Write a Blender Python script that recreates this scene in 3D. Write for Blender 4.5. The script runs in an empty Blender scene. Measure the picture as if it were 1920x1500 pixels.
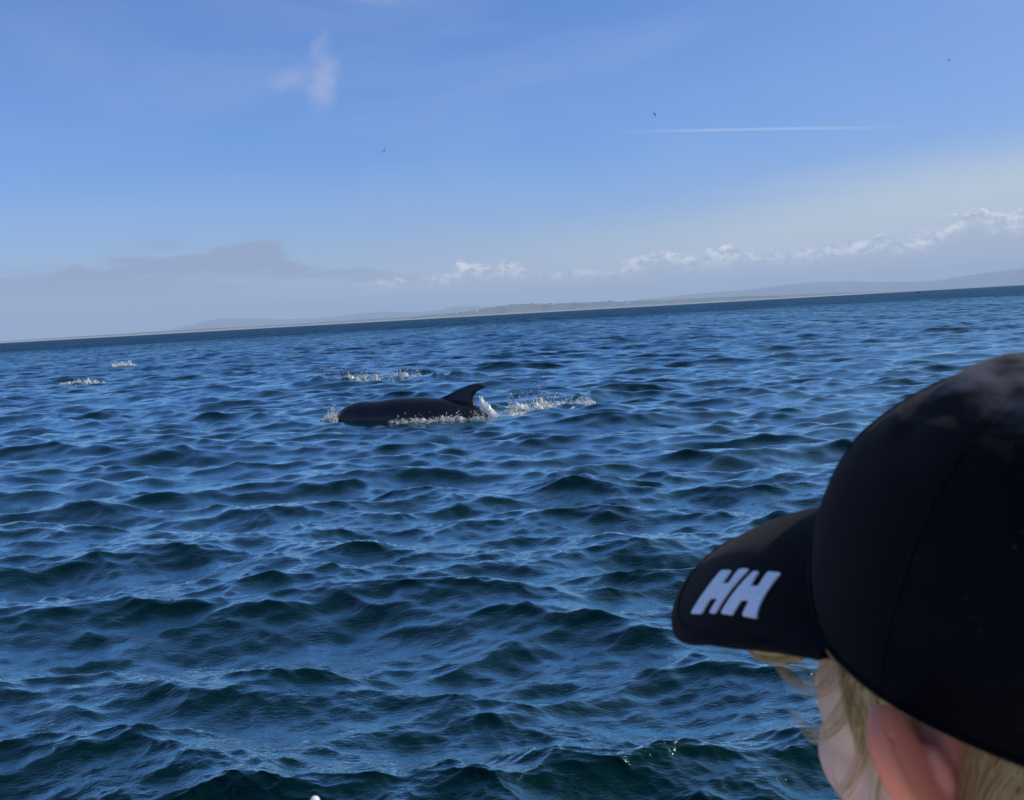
import bpy, bmesh, math, random
import numpy as np
from mathutils import Vector, Matrix
R = math.radians
random.seed(7)
rng = np.random.default_rng(11)
scene = bpy.context.scene
col = scene.collection

# ------------------------------------------------------------------ camera
CAM_H = 1.6
cd = bpy.data.cameras.new('camera')
cam = bpy.data.objects.new('camera', cd)
col.objects.link(cam)
scene.camera = cam
pitch, roll = R(4.64), R(3.25)
F = Vector((0, math.cos(pitch), -math.sin(pitch)))
R0 = Vector((1, 0, 0)); U0 = Vector((0, math.sin(pitch), math.cos(pitch)))
RR = math.cos(roll)*R0 - math.sin(roll)*U0
UU = math.sin(roll)*R0 + math.cos(roll)*U0
m = Matrix((RR, UU, -F)).transposed().to_4x4()
m.translation = (0, 0, CAM_H)
cam.matrix_world = m
cd.sensor_width = 36; cd.lens = 37.5
cd.clip_start = 0.02; cd.clip_end = 90000
cd.dof.use_dof = True; cd.dof.focus_distance = 16.5; cd.dof.aperture_fstop = 26

# ------------------------------------------------------------------ light
SUN_AZ, SUN_EL = 91.0, 43.0           # azimuth clockwise from the view direction (+Y)
world = bpy.data.worlds.new('World'); scene.world = world
world.use_nodes = True
wt = world.node_tree; wt.nodes.clear()

class NB:
    """small helper for writing node graphs"""
    def __init__(s, t): s.t = t
    def n(s, typ, **kw):
        x = s.t.nodes.new(typ)
        for k, v in kw.items(): setattr(x, k, v)
        return x
    def link(s, a, b): s.t.links.new(a, b)
    def m(s, op, a, b=None, c=None, clamp=False):
        x = s.t.nodes.new('ShaderNodeMath'); x.operation = op; x.use_clamp = clamp
        for i, v in enumerate((a, b, c)):
            if v is None: continue
            if isinstance(v, (int, float)): x.inputs[i].default_value = v
            else: s.t.links.new(v, x.inputs[i])
        return x.outputs[0]
    def ss(s, v, a, b):               # smoothstep of v between a and b
        x = s.t.nodes.new('ShaderNodeMapRange'); x.interpolation_type = 'SMOOTHSTEP'
        s.t.links.new(v, x.inputs[0])
        if a <= b:
            x.inputs[1].default_value = a; x.inputs[2].default_value = b
            x.inputs[3].default_value = 0; x.inputs[4].default_value = 1
        else:
            x.inputs[1].default_value = b; x.inputs[2].default_value = a
            x.inputs[3].default_value = 1; x.inputs[4].default_value = 0
        return x.outputs[0]
    def mix(s, f, a, b):
        x = s.t.nodes.new('ShaderNodeMix'); x.data_type = 'RGBA'
        for sock, v in ((x.inputs[0], f), (x.inputs[6], a), (x.inputs[7], b)):
            if isinstance(v, (int, float)): sock.default_value = v
            elif isinstance(v, tuple): sock.default_value = (*v, 1) if len(v) == 3 else v
            else: s.t.links.new(v, sock)
        return x.outputs[2]
    def noise(s, vec, scale, detail=4, rough=.55, dist=0.0):
        x = s.t.nodes.new('ShaderNodeTexNoise')
        x.inputs['Scale'].default_value = scale; x.inputs['Detail'].default_value = detail
        x.inputs['Roughness'].default_value = rough; x.inputs['Distortion'].default_value = dist
        if vec is not None: s.t.links.new(vec, x.inputs['Vector'])
        return x
    def curve(s, v, lo, hi, pts, ylo, yhi):   # piecewise curve over v
        r = s.t.nodes.new('ShaderNodeMapRange'); s.t.links.new(v, r.inputs[0])
        r.inputs[1].default_value = lo; r.inputs[2].default_value = hi
        c = s.t.nodes.new('ShaderNodeFloatCurve'); s.t.links.new(r.outputs[0], c.inputs[1])
        cu = c.mapping.curves[0]
        P = [((x-lo)/(hi-lo), (y-ylo)/(yhi-ylo)) for x, y in pts]
        cu.points[0].location = P[0]; cu.points[1].location = P[-1]
        for p in P[1:-1]: cu.points.new(*p)
        c.mapping.update()
        return s.m('ADD', s.m('MULTIPLY', c.outputs[0], yhi-ylo), ylo)

w = NB(wt)
sky = w.n('ShaderNodeTexSky', sky_type='NISHITA')
sky.sun_disc = False
sky.sun_elevation = R(SUN_EL); sky.sun_rotation = R(SUN_AZ)
sky.air_density = 1.0; sky.dust_density = 0.6; sky.ozone_density = 2.0; sky.altitude = 0
tc = w.n('ShaderNodeTexCoord'); sep = w.n('ShaderNodeSeparateXYZ'); w.link(tc.outputs['Generated'], sep.inputs[0])
X, Y, Z = sep.outputs
az = w.m('MULTIPLY', w.m('ARCTAN2', X, Y), 57.2958)
el = w.m('MULTIPLY', w.m('ARCSINE', Z), 57.2958)
cmb = w.n('ShaderNodeCombineXYZ'); w.link(az, cmb.inputs[0]); w.link(el, cmb.inputs[1])
AE = cmb.outputs[0]
def scaled(vec, sx, sy, off=(0, 0)):
    x = w.n('ShaderNodeMapping'); w.link(vec, x.inputs[0])
    x.inputs['Scale'].default_value = (sx, sy, 1); x.inputs['Location'].default_value = (off[0], off[1], 0)
    return x.outputs[0]
SKY_TINT = (0.585, 0.885, 1.45)
tint = w.n('ShaderNodeMix'); tint.data_type = 'RGBA'; tint.blend_type = 'MULTIPLY'; tint.inputs[0].default_value = 1
w.link(sky.outputs[0], tint.inputs[6]); tint.inputs[7].default_value = (*SKY_TINT, 1)
base = tint.outputs[2]
UNIT = 8.0     # sky radiance is scaled by 0.1 below, so 8 here shows as 0.8
# pale moist air low down, whiter towards the sun
low = w.ss(el, 9.0, -1.0)
base = w.mix(w.m('MULTIPLY', low, .85), base, (0.42*10, 0.51*10, 0.69*10))
# thin high cirrus veil spreading from the right
vn = w.noise(scaled(AE, .035, .16), 1.0, 5, .6, .4)
front = w.curve(az, -40, 60, [(-40, 6.5), (-10, 4.6), (2, 4.8), (10, 5.6), (15.5, 6.6), (26, 7.9), (60, 10)], 0, 12)
veil = w.ss(w.m('SUBTRACT', w.m('ADD', front, w.m('MULTIPLY', w.m('SUBTRACT', vn.outputs[0], .5), 3.0)), el), -.5, 3.5)
veil = w.m('MULTIPLY', veil, w.ss(az, -22, 16))
base = w.mix(w.m('MULTIPLY', w.ss(az, 2, 32), .4), base, (0.27*10, 0.41*10, 0.66*10))
base = w.mix(w.m('MULTIPLY', veil, .85), base, (0.60*10, 0.68*10, 0.74*10))
vn2 = w.noise(scaled(AE, .03, .12, (7, 3)), 1.0, 6, .6, .6)
base = w.mix(w.m('MULTIPLY', w.ss(vn2.outputs[0], .42, .75), .26), base, (0.42*10, 0.52*10, 0.76*10))
# grey-mauve cloud bank, low on the left
bn = w.noise(scaled(AE, .22, .9, (3, 1)), 1.0, 7, .62, .6)
bt = w.curve(az, -60, 0, [(-60, 3.0), (-25, 3.6), (-21.5, 3.8), (-19, 4.6), (-16, 4.5), (-13.2, 5.0), (-12, 4.7), (-10.3, 3.6), (-8.6, 3.0), (-5, 2.4), (0, 1.6)], 0, 7)
bd = w.m('SUBTRACT', w.m('ADD', bt, w.m('MULTIPLY', w.m('SUBTRACT', bn.outputs[0], .52), 5.0)), el)
bank = w.m('MULTIPLY', w.ss(bd, -.05, .75), w.ss(el, .2, 3.2))
bank = w.m('MULTIPLY', bank, w.ss(az, 1, -9))
holes = w.noise(scaled(AE, .11, .8, (13, 5)), 1.0, 5, .6, .3)
bank = w.m('MULTIPLY', bank, w.m('SUBTRACT', 1.0, w.m('MULTIPLY', w.ss(holes.outputs[0], .48, .62), .75)))
base = w.mix(w.m('MULTIPLY', bank, .85), base, (0.30*10, 0.37*10, 0.55*10))
# row of small cumulus along the horizon, bright ragged tops over a pale grey foot
ct = w.curve(az, -12, 50, [(-12, 1.4), (-7, 2.2), (-3.2, 2.5), (-2.1, 2.85), (1.8, 2.6), (3, 2.15), (6, 2.35), (7.8, 3.05), (9.3, 2.6), (12.2, 2.75), (14, 2.5), (18.8, 2.85), (21.3, 3.0), (22.6, 3.5), (23.8, 3.9), (24.8, 3.5), (26, 3.6), (33, 4.2), (50, 3.5)], 0, 6)
cn = w.noise(scaled(AE, 1.0, 1.5), .75, 8, .62, .35)
cnl = w.noise(scaled(AE, .5, .8, (5, 2)), .9, 4, .5, .2)
cd_ = w.m('SUBTRACT', w.m('ADD', ct, w.m('ADD', w.m('MULTIPLY', w.m('SUBTRACT', cn.outputs[0], .5), 1.7), w.m('MULTIPLY', w.m('SUBTRACT', cnl.outputs[0], .55), 1.3))), el)
cmask = w.ss(cd_, -.04, .24)
cfoot = w.m('MULTIPLY', w.ss(cd_, 1.5, .15), w.ss(el, 1.1, 2.4))
azw = w.ss(az, -10, -5)
body = w.m('MULTIPLY', w.m('MULTIPLY', cmask, azw), w.ss(el, .0, 2.2))
base = w.mix(w.m('MULTIPLY', body, .75), base, (0.45*10, 0.51*10, 0.63*10))
lump = w.noise(scaled(AE, 1.3, 2.0, (2, 9)), 1.3, 6, .6, .3)
gap_n = w.noise(scaled(AE, .28, .1, (4, 2)), 1.0, 2, .5)
brt = w.m('MULTIPLY', w.m('MULTIPLY', w.m('MULTIPLY', cmask, cfoot), w.m('MULTIPLY', azw, w.m('MAXIMUM', w.ss(gap_n.outputs[0], .26, .46), w.ss(az, 18, 23)))), w.ss(lump.outputs[0], .38, .62))
base = w.mix(w.m('MULTIPLY', brt, .98), base, (0.92*10, 0.95*10, 1.0*10))
# lone soft wisp high on the left, another at the top edge
def blob(azc, elc, rx, ry, rot=0):
    a = w.m('SUBTRACT', az, azc); b = w.m('SUBTRACT', el, elc)
    c_, s_ = math.cos(R(rot)), math.sin(R(rot))
    u = w.m('DIVIDE', w.m('ADD', w.m('MULTIPLY', a, c_), w.m('MULTIPLY', b, s_)), rx)
    v = w.m('DIVIDE', w.m('SUBTRACT', w.m('MULTIPLY', b, c_), w.m('MULTIPLY', a, s_)), ry)
    return w.m('SQRT', w.m('ADD', w.m('MULTIPLY', u, u), w.m('MULTIPLY', v, v)))
wn = w.noise(scaled(AE, .6, .6, (1, 4)), 1.0, 6, .6, .8)
def puff(d, soft=.7):
    return w.ss(w.m('ADD', d, w.m('MULTIPLY', w.m('SUBTRACT', wn.outputs[0], .5), 1.6)), 1.0, 1.0-soft)
p1 = w.m('MAXIMUM', puff(blob(-8.85, 12.6, 1.05, 2.2, -6), .95), w.m('MULTIPLY', puff(blob(-10.4, 12.5, 1.9, .8, 12), .95), .6))
base = w.mix(w.m('MULTIPLY', p1, .42), base, (0.54*10, 0.55*10, 0.73*10))
p2 = puff(blob(-6.2, 16.6, 2.2, .8, 0), .9)
base = w.mix(w.m('MULTIPLY', p2, .35), base, (0.54*10, 0.55*10, 0.73*10))
# aircraft trail, thin and fading at both ends
tl = w.curve(az, 0, 26, [(0, 9.4), (4.7, 9.15), (13.5, 8.64), (21.7, 7.86), (26, 7.3)], 6, 11)
td = w.m('ABSOLUTE', w.m('SUBTRACT', el, tl))
tn = w.noise(scaled(AE, .5, 0), 1.0, 3)
trail = w.m('MULTIPLY', w.ss(w.m('DIVIDE', td, w.m('ADD', .03, w.m('MULTIPLY', tn.outputs[0], .12))), 1.3, .1), w.m('MULTIPLY', w.ss(az, 4.5, 12.5), w.ss(az, 22.5, 15)))
base = w.mix(w.m('MULTIPLY', trail, .36), base, (0.6*10, 0.68*10, 0.88*10))
bg = w.n('ShaderNodeBackground'); bg.inputs['Strength'].default_value = 0.1
w.link(base, bg.inputs['Color'])
wo = w.n('ShaderNodeOutputWorld'); w.link(bg.outputs[0], wo.inputs[0])

sd = bpy.data.lights.new('sun', 'SUN'); sd.energy = 3.2; sd.angle = R(0.53); sd.color = (1, .95, .86)
sun = bpy.data.objects.new('sun', sd); col.objects.link(sun)
sdir = Vector((math.sin(R(SUN_AZ))*math.cos(R(SUN_EL)), math.cos(R(SUN_AZ))*math.cos(R(SUN_EL)), math.sin(R(SUN_EL))))
sun.rotation_euler = sdir.to_track_quat('Z', 'Y').to_euler()
sun.location = sdir*50

scene.view_settings.view_transform = 'Standard'; scene.view_settings.look = 'None'
scene.view_settings.gamma = 1; scene.view_settings.use_curve_mapping = False
scene.view_settings.exposure = 0.0
scene.render.engine = 'CYCLES'
scene.cycles.use_denoising = True
try:
    scene.cycles.denoiser = 'OPENIMAGEDENOISE'; scene.cycles.denoising_prefilter = 'ACCURATE'
except Exception: pass
scene.cycles.max_bounces = 6; scene.cycles.volume_bounces = 1
scene.cycles.sample_clamp_indirect = 4
scene.cycles.caustics_reflective = False; scene.cycles.caustics_refractive = False

# ------------------------------------------------------------------ helpers
def material(name):
    mt = bpy.data.materials.new(name); mt.use_nodes = True
    return mt, NB(mt.node_tree), mt.node_tree.nodes['Principled BSDF']
def simple(name, c, rough=.6, **kw):
    mt, g, b = material(name)
    b.inputs['Base Color'].default_value = (*c, 1); b.inputs['Roughness'].default_value = rough
    for k, v in kw.items(): b.inputs[k].default_value = v
    return mt
def tag(o, label=None, cat=None, group=None, kind=None):
    if label: o['label'] = label
    if cat: o['category'] = cat
    if group: o['group'] = group
    if kind: o['kind'] = kind
    return o
def link(name, me, mats=None, parent=None):
    o = bpy.data.objects.new(name, me); col.objects.link(o)
    if mats is not None:
        for mm in (mats if isinstance(mats, (list, tuple)) else [mats]): me.materials.append(mm)
    if parent: o.parent = parent
    return o
def empty(name, loc=(0, 0, 0), rz=0):
    o = bpy.data.objects.new(name, None); col.objects.link(o)
    o.location = loc; o.rotation_euler = (0, 0, rz); return o
def np_mesh(name, V, Q, smooth=True):
    """fast mesh from numpy: V (n,3), Q (m,k) faces all of the same size"""
    me = bpy.data.meshes.new(name)
    V = np.ascontiguousarray(V, dtype=np.float32); Q = np.ascontiguousarray(Q, dtype=np.int32)
    k = Q.shape[1]
    me.vertices.add(len(V)); me.vertices.foreach_set('co', V.ravel())
    me.loops.add(Q.size); me.loops.foreach_set('vertex_index', Q.ravel())
    me.polygons.add(len(Q))
    me.polygons.foreach_set('loop_start', np.arange(0, Q.size, k, dtype=np.int32))
    me.polygons.foreach_set('loop_total', np.full(len(Q), k, dtype=np.int32))
    me.update(calc_edges=True)
    me.polygons.foreach_set('use_smooth', np.full(len(Q), smooth))
    return me
def grid_faces(nu, nv, wrap=False):
    """quads over an nu x nv vertex grid (v fastest)"""
    i = np.arange(nu if wrap else nu-1)[:, None]; j = np.arange(nv-1)[None, :]
    a = i*nv+j; b = ((i+1) % nu)*nv+j
    return np.stack([a, b, b+1, a+1], -1).reshape(-1, 4)
def vattr(me, name, data):
    a = me.attributes.new(name, 'FLOAT', 'POINT'); a.data.foreach_set('value', np.asarray(data, np.float32))
def tube(bm, pts, rad, n=6, cap=True):
    """tapered tube along points; rad a number or list"""
    pts = [Vector(p) for p in pts]
    if not isinstance(rad, (list, tuple, np.ndarray)): rad = [rad]*len(pts)
    rings = []; up = Vector((.13, .29, .95))
    for i, p in enumerate(pts):
        t = (pts[min(i+1, len(pts)-1)]-pts[max(i-1, 0)])
        if t.length < 1e-9: t = Vector((0, 0, 1))
        t.normalize()
        a = t.cross(up)
        if a.length < .05: a = t.cross(Vector((1, 0, 0)))
        a.normalize(); b = t.cross(a)
        rings.append([bm.verts.new(p+(a*math.cos(2*math.pi*k/n)+b*math.sin(2*math.pi*k/n))*float(rad[i])) for k in range(n)])
    for r0, r1 in zip(rings, rings[1:]):
        for k in range(n): bm.faces.new((r0[k], r0[(k+1) % n], r1[(k+1) % n], r1[k]))
    if cap:
        bm.faces.new(rings[0][::-1]); bm.faces.new(rings[-1])
def ball(bm, c, r, rot=None, seg=20, rings=14):
    mt = Matrix.Translation(c) @ (rot.to_4x4() if rot else Matrix()) @ Matrix.Diagonal((*([r]*3 if isinstance(r, (int, float)) else r), 1))
    bmesh.ops.create_uvsphere(bm, u_segments=seg, v_segments=rings, radius=1, matrix=mt)
def box(bm, c, s, rot=None):
    mt = Matrix.Translation(c) @ (rot.to_4x4() if rot else Matrix()) @ Matrix.Diagonal((*s, 1))
    return bmesh.ops.create_cube(bm, size=1, matrix=mt)['verts']
def bm_obj(name, bm, mats, parent=None, smooth=True, bevel=0):
    bmesh.ops.recalc_face_normals(bm, faces=bm.faces)
    if bevel:
        bmesh.ops.bevel(bm, geom=bm.edges[:], offset=bevel, segments=2, affect='EDGES', profile=.6)
    me = bpy.data.meshes.new(name); bm.to_mesh(me); bm.free()
    me.polygons.foreach_set('use_smooth', np.full(len(me.polygons), smooth))
    return link(name, me, mats, parent)
def fuse(o, voxel, smooth=6, fac=.5):
    """melt the overlapping closed pieces of o into one continuous skin"""
    md = o.modifiers.new('r', 'REMESH'); md.mode = 'VOXEL'; md.voxel_size = voxel; md.use_smooth_shade = True
    if smooth:
        sm = o.modifiers.new('s', 'SMOOTH'); sm.iterations = smooth; sm.factor = fac
    bpy.context.view_layer.update()
    dg = bpy.context.evaluated_depsgraph_get()
    me = bpy.data.meshes.new_from_object(o.evaluated_get(dg))
    old = o.data; mats = list(old.materials)
    o.modifiers.clear(); o.data = me; me.materials.clear()
    for mm in mats: me.materials.append(mm)
    me.polygons.foreach_set('use_smooth', np.full(len(me.polygons), True))
    bpy.data.meshes.remove(old)
def sm(x, a, b):
    t = np.clip((x-a)/(b-a), 0, 1); return t*t*(3-2*t)

# ------------------------------------------------------------------ water
WIND = R(262)          # waves run towards the camera, a little to the left
def wave_bands(L, N, hs, lp, bands, seed, rot):
    """periodic tiles of height and horizontal shift, one per wavelength band"""
    g = np.random.default_rng(seed)
    k1 = 2*np.pi*np.fft.fftfreq(N, L/N)
    kx, ky = np.meshgrid(k1, k1, indexing='ij')
    k = np.hypot(kx, ky); k[0, 0] = 1
    kp = 2*np.pi/lp
    S = np.exp(-1.1*(kp/k)**2)/k**4*(1/(1+(k/(kp*14))**2)**-.10)
    th = np.arctan2(ky, kx)-(WIND-rot)
    spread = np.cos(th/2)**2
    q = np.clip(16*(k/kp)**-.45, 2.0, 16)
    S = S*(spread**q+.015)
    S[0, 0] = 0
    amp = np.sqrt(S)*(g.normal(size=(N, N))+1j*g.normal(size=(N, N)))
    h = np.fft.ifft2(amp).real
    lam = 2*np.pi/k
    fac = hs/4/h.std()
    out = []
    for lo, hi in bands:
        wgt = sm(np.log2(lam), np.log2(lo)-.25, np.log2(lo)+.25)*(1-sm(np.log2(lam), np.log2(hi)-.25, np.log2(hi)+.25))
        A = amp*wgt*fac*(.88 if math.sqrt(lo*hi) < .75 and lo > .2 else 1)
        out.append((np.fft.ifft2(A).real.astype(np.float32),
                    np.fft.ifft2(1j*A*kx/k).real.astype(np.float32),
                    np.fft.ifft2(1j*A*ky/k).real.astype(np.float32), math.sqrt(lo*hi)))
    return dict(L=L, N=N, rot=rot, b=out)
def lookup(T, N, u, v):
    iu = np.floor(u).astype(np.int64); iv = np.floor(v).astype(np.int64)
    fu = (u-iu).astype(np.float32); fv = (v-iv).astype(np.float32)
    a, b = iu % N, (iu+1) % N; c, d = iv % N, (iv+1) % N
    return (T[a, c]*(1-fu)+T[b, c]*fu)*(1-fv)+(T[a, d]*(1-fu)+T[b, d]*fu)*fv
BIG = [(.22, .45), (.45, .9), (.9, 1.8), (1.8, 3.6), (3.6, 40)]
SMALL = [(.035, .08), (.08, .22)]
HS, LP = 0.185, 2.2
tiles = [wave_bands(41.0, 1024, HS*.75, LP, BIG, 5, 0.0),
         wave_bands(57.0, 1024, HS*.66, LP*1.15, BIG, 8, 0.6)]
# the short waves: same spectrum continued
fine = wave_bands(7.3, 1024, HS, LP, SMALL, 21, .3)
_f = 1.0
fine['b'] = [(a*_f, b*_f, c*_f, l) for a, b, c, l in fine['b']]
def calib():
    # the fine tile is too small to hold the peak, so tie its level to the big one through the band it shares
    big = wave_bands(41.0, 1024, HS, LP, [(.3, .6)], 5, 0.0)['b'][0][0].std()
    sml = wave_bands(7.3, 1024, HS, LP, [(.3, .6)], 21, .3)['b'][0][0].std()
    return big/sml
_f = calib()
fine['b'] = [(a*_f*.6, b*_f*.6, c*_f*.6, l) for a, b, c, l in fine['b']]
CHOP = 1.0

SNOUT = np.array([-2.72, 17.35]); TAIL = np.array([-.22, 16.35])   # waterline ends of the dolphin
DDIR = (SNOUT-TAIL)/np.linalg.norm(SNOUT-TAIL)
def seg_dist(x, y, p, q):
    p, q = np.asarray(p), np.asarray(q); d = q-p; L2 = d@d
    t = np.clip(((x-p[0])*d[0]+(y-p[1])*d[1])/L2, 0, 1)
    return np.hypot(x-p[0]-t*d[0], y-p[1]-t*d[1]), t
CHURN = [((-5.5, 29.0), (-1.3, 27.6), .75), ((-.2, 17.6), (1.3, 19.0), .55), ((-.1, 16.6), (.9, 17.0), .4),
         ((-14.9, 36.3), (-14.4, 36.3), .3)]
def sea(x, y, step):
    """height and shift of the sea at x, y for a local mesh step"""
    h = np.zeros_like(x); dx = np.zeros_like(x); dy = np.zeros_like(x)
    for T in tiles+[fine]:
        c, s = math.cos(T['rot']), math.sin(T['rot'])
        u = (x*c+y*s)*T['N']/T['L']; v = (-x*s+y*c)*T['N']/T['L']
        for H_, Dx, Dy, lam in T['b']:
            wgt = sm(lam/step, 2.2, 4.5).astype(np.float32)
            if wgt.max() <= 0: continue
            i = np.nonzero(wgt > 0)[0]
            uu, vv, ww = u[i], v[i], wgt[i]
            h[i] += lookup(H_, T['N'], uu, vv)*ww
            a = lookup(Dx, T['N'], uu, vv)*ww; b = lookup(Dy, T['N'], uu, vv)*ww
            dx[i] += a*c-b*s; dy[i] += a*s+b*c
    return h, dx*CHOP, dy*CHOP
def vnoise(x, y, s, seed=0):
    """smooth value noise in numpy"""
    g = np.random.default_rng(seed); T = g.random((64, 64)).astype(np.float32)
    u, v = x*s, y*s
    iu, iv = np.floor(u).astype(int), np.floor(v).astype(int)
    fu, fv = u-iu, v-iv; fu = fu*fu*(3-2*fu); fv = fv*fv*(3-2*fv)
    a, b, c, d = iu % 64, (iu+1) % 64, iv % 64, (iv+1) % 64
    return (T[a, c]*(1-fu)+T[b, c]*fu)*(1-fv)+(T[a, d]*(1-fu)+T[b, d]*fu)*fv
def rows():
    r = [1.3]
    while r[-1] < 180: r.append(r[-1]*(1+.0037))
    q = .0037
    while r[-1] < 40500:
        q = min(q*1.018, .11); r.append(r[-1]*(1+q))
    return np.array(r)
def sea_patch(angles, rr, ang_step):
    A, Rr = np.meshgrid(angles, rr, indexing='ij')
    x = (np.sin(A)*Rr).ravel(); y = (np.cos(A)*Rr).ravel(); r = Rr.ravel()
    dr = np.gradient(rr); st = np.maximum(np.broadcast_to(dr[None, :], A.shape).ravel(), r*ang_step*.8)
    h, dx, dy = sea(x, y, st)
    # gentle gusts: the sea is rougher in some patches than in others
    gust = .82+.36*vnoise(x+500, y*.45+500, .06, 3)
    h *= gust; dx *= gust; dy *= gust
    churn = np.zeros_like(x)
    for p, q, wd in CHURN:
        d, t = seg_dist(x, y, p, q)
        e = np.exp(-(d/wd)**2)
        churn = np.maximum(churn, e*(.55+.6*vnoise(x, y, 3.1, 9)))
        h += e*(.07+.16*(vnoise(x, y, 2.3, 12)-.5)+.12*(vnoise(x, y, 6.1, 14)-.5))*min(1, wd*1.5)
    d, t = seg_dist(x, y, SNOUT, TAIL)
    near = np.exp(-(d/.7)**2)
    churn = np.maximum(churn, near*.5)
    h = h*(1-.55*near)-.01*near
    # slope carried by waves the mesh cannot hold here
    lost = .38*sm(st, .02, .20)+.62*sm(st, .15, 1.0)
    V = np.stack([x+dx, y+dy, h-r*r/(2*6371000.)], -1)   # the sea curves away with the globe
    return V, churn, lost
wm, g, b = material('sea_water')
tcn = g.n('ShaderNodeTexCoord'); obj = tcn.outputs['Object']
at_c = g.n('ShaderNodeAttribute', attribute_name='churn'); at_l = g.n('ShaderNodeAttribute', attribute_name='lost')
def mapn(vec, sc, rz=0):
    x = g.n('ShaderNodeMapping'); g.link(vec, x.inputs[0]); x.inputs['Scale'].default_value = sc
    x.inputs['Rotation'].default_value = (0, 0, rz); return x.outputs[0]
n1 = g.noise(mapn(obj, (.8, 1.5, 1), R(8)), 9, 3, .6, 1.4)
n2 = g.noise(mapn(obj, (.7, 1.6, 1), R(-14)), 26, 3, .6, .9)
patch = g.noise(mapn(obj, (.5, .9, 1), .3), 1.1, 3, .5, .5)
bh = g.m('ADD', g.m('MULTIPLY', n1.outputs[0], .26), g.m('MULTIPLY', g.m('MULTIPLY', n2.outputs[0], .22), g.ss(patch.outputs[0], .3, .6)))
n3 = g.noise(mapn(obj, (.6, 1.7, 1), R(20)), 60, 2, .5, .6)
bh = g.m('ADD', bh, g.m('MULTIPLY', n3.outputs[0], .07))
bump = g.n('ShaderNodeBump'); bump.inputs['Distance'].default_value = .035; bump.inputs['Strength'].default_value = .6
g.link(bh, bump.inputs['Height'])
# far away the unresolved waves tilt the surface at random
nf = g.noise(mapn(obj, (.6, 1, 1)), 1.7, 5, .62)
vs = g.n('ShaderNodeVectorMath', operation='SUBTRACT'); g.link(nf.outputs['Color'], vs.inputs[0]); vs.inputs[1].default_value = (.5, .5, .5)
vm_ = g.n('ShaderNodeVectorMath', operation='MULTIPLY'); g.link(vs.outputs[0], vm_.inputs[0]); vm_.inputs[1].default_value = (2.8, 4.6, 0)
vsc = g.n('ShaderNodeVectorMath', operation='SCALE'); g.link(vm_.outputs[0], vsc.inputs[0]); g.link(at_l.outputs['Fac'], vsc.inputs['Scale'])
va = g.n('ShaderNodeVectorMath', operation='ADD'); g.link(bump.outputs[0], va.inputs[0]); g.link(vsc.outputs[0], va.inputs[1])
vn_ = g.n('ShaderNodeVectorMath', operation='NORMALIZE'); g.link(va.outputs[0], vn_.inputs[0])
NRM = vn_.outputs[0]
ch = at_c.outputs['Fac']; lost_ = at_l.outputs['Fac']
deep = g.mix(g.m('MULTIPLY', ch, 1.0, None, True), (0.0020, 0.0185, 0.0215), (0.006, 0.050, 0.050))
fn = g.noise(obj, 9, 6, .75, .6)
foam = g.ss(g.m('ADD', g.m('MULTIPLY', fn.outputs[0], .9), g.m('MULTIPLY', ch, .42)), .84, .96)
g.t.nodes.remove(b)
dif = g.n('ShaderNodeBsdfDiffuse'); g.link(g.mix(foam, deep, (.70, .74, .74)), dif.inputs[0]); g.link(NRM, dif.inputs['Normal'])
glo = g.n('ShaderNodeBsdfGlossy'); g.link(NRM, glo.inputs['Normal']); g.link(g.mix(lost_, (.78, 1.0, 1), (.46, .80, 1)), glo.inputs[0])  # far reflection tinted bluer, standing in for facets mirroring higher sky
wind = g.noise(mapn(obj, (.05, .006, 1), R(10)), 1.0, 4, .7, .4)
rgh = g.m('ADD', .055, g.m('MULTIPLY', g.m('MULTIPLY', lost_, lost_), g.m('ADD', .12, g.m('MULTIPLY', wind.outputs[0], .30))))
g.link(rgh, glo.inputs['Roughness'])
fr = g.n('ShaderNodeFresnel'); fr.inputs[0].default_value = 1.333; g.link(NRM, fr.inputs['Normal'])
# reflectance rises steeply towards grazing, as the many small facets of real water add up
fac = g.m('SUBTRACT', 1.0, g.m('POWER', 2.718, g.m('MULTIPLY', g.m('SUBTRACT', fr.outputs[0], .022), -5.3)))
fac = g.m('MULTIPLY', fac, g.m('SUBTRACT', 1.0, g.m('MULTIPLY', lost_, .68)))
streak = g.noise(mapn(obj, (.30, .014, 1), R(6)), 1.0, 5, .75, .3)
fac = g.m('MULTIPLY', fac, g.m('ADD', 1.0, g.m('MULTIPLY', lost_, g.m('MULTIPLY', g.m('SUBTRACT', streak.outputs[0],   .5), 3.8))))
fac = g.m('MULTIPLY', g.m('MAXIMUM', fac, 0.0), g.m('SUBTRACT', 1.0, g.m('MULTIPLY', foam, .85)))
mxs = g.n('ShaderNodeMixShader'); g.link(fac, mxs.inputs[0]); g.link(dif.outputs[0], mxs.inputs[1]); g.link(glo.outputs[0], mxs.inputs[2])
g.link(mxs.outputs[0], [x for x in g.t.nodes if x.type == 'OUTPUT_MATERIAL'][0].inputs[0])
rr = rows()
print('sea rows', len(rr))
half = R(30.5)
main_a = np.arange(-half, half+1e-6, R(.076))
side_a = np.arange(half, 2*math.pi-half+1e-6, (2*math.pi-2*half)/150)
Vm, Cm, Lm = sea_patch(main_a, rr, R(.076))
rr2 = rr[::9] if (len(rr)-1) % 9 == 0 else np.append(rr[::9], rr[-1])
Vs, Cs, Ls = sea_patch(side_a, rr2, R(2))
# the coarse surroundings meet the fine sector a little lower, under its edge
Qm = grid_faces(len(main_a), len(rr)); Qs = grid_faces(len(side_a), len(rr2))+len(Vm)
V = np.concatenate([Vm, Vs]); Q = np.concatenate([Qm, Qs])
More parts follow.
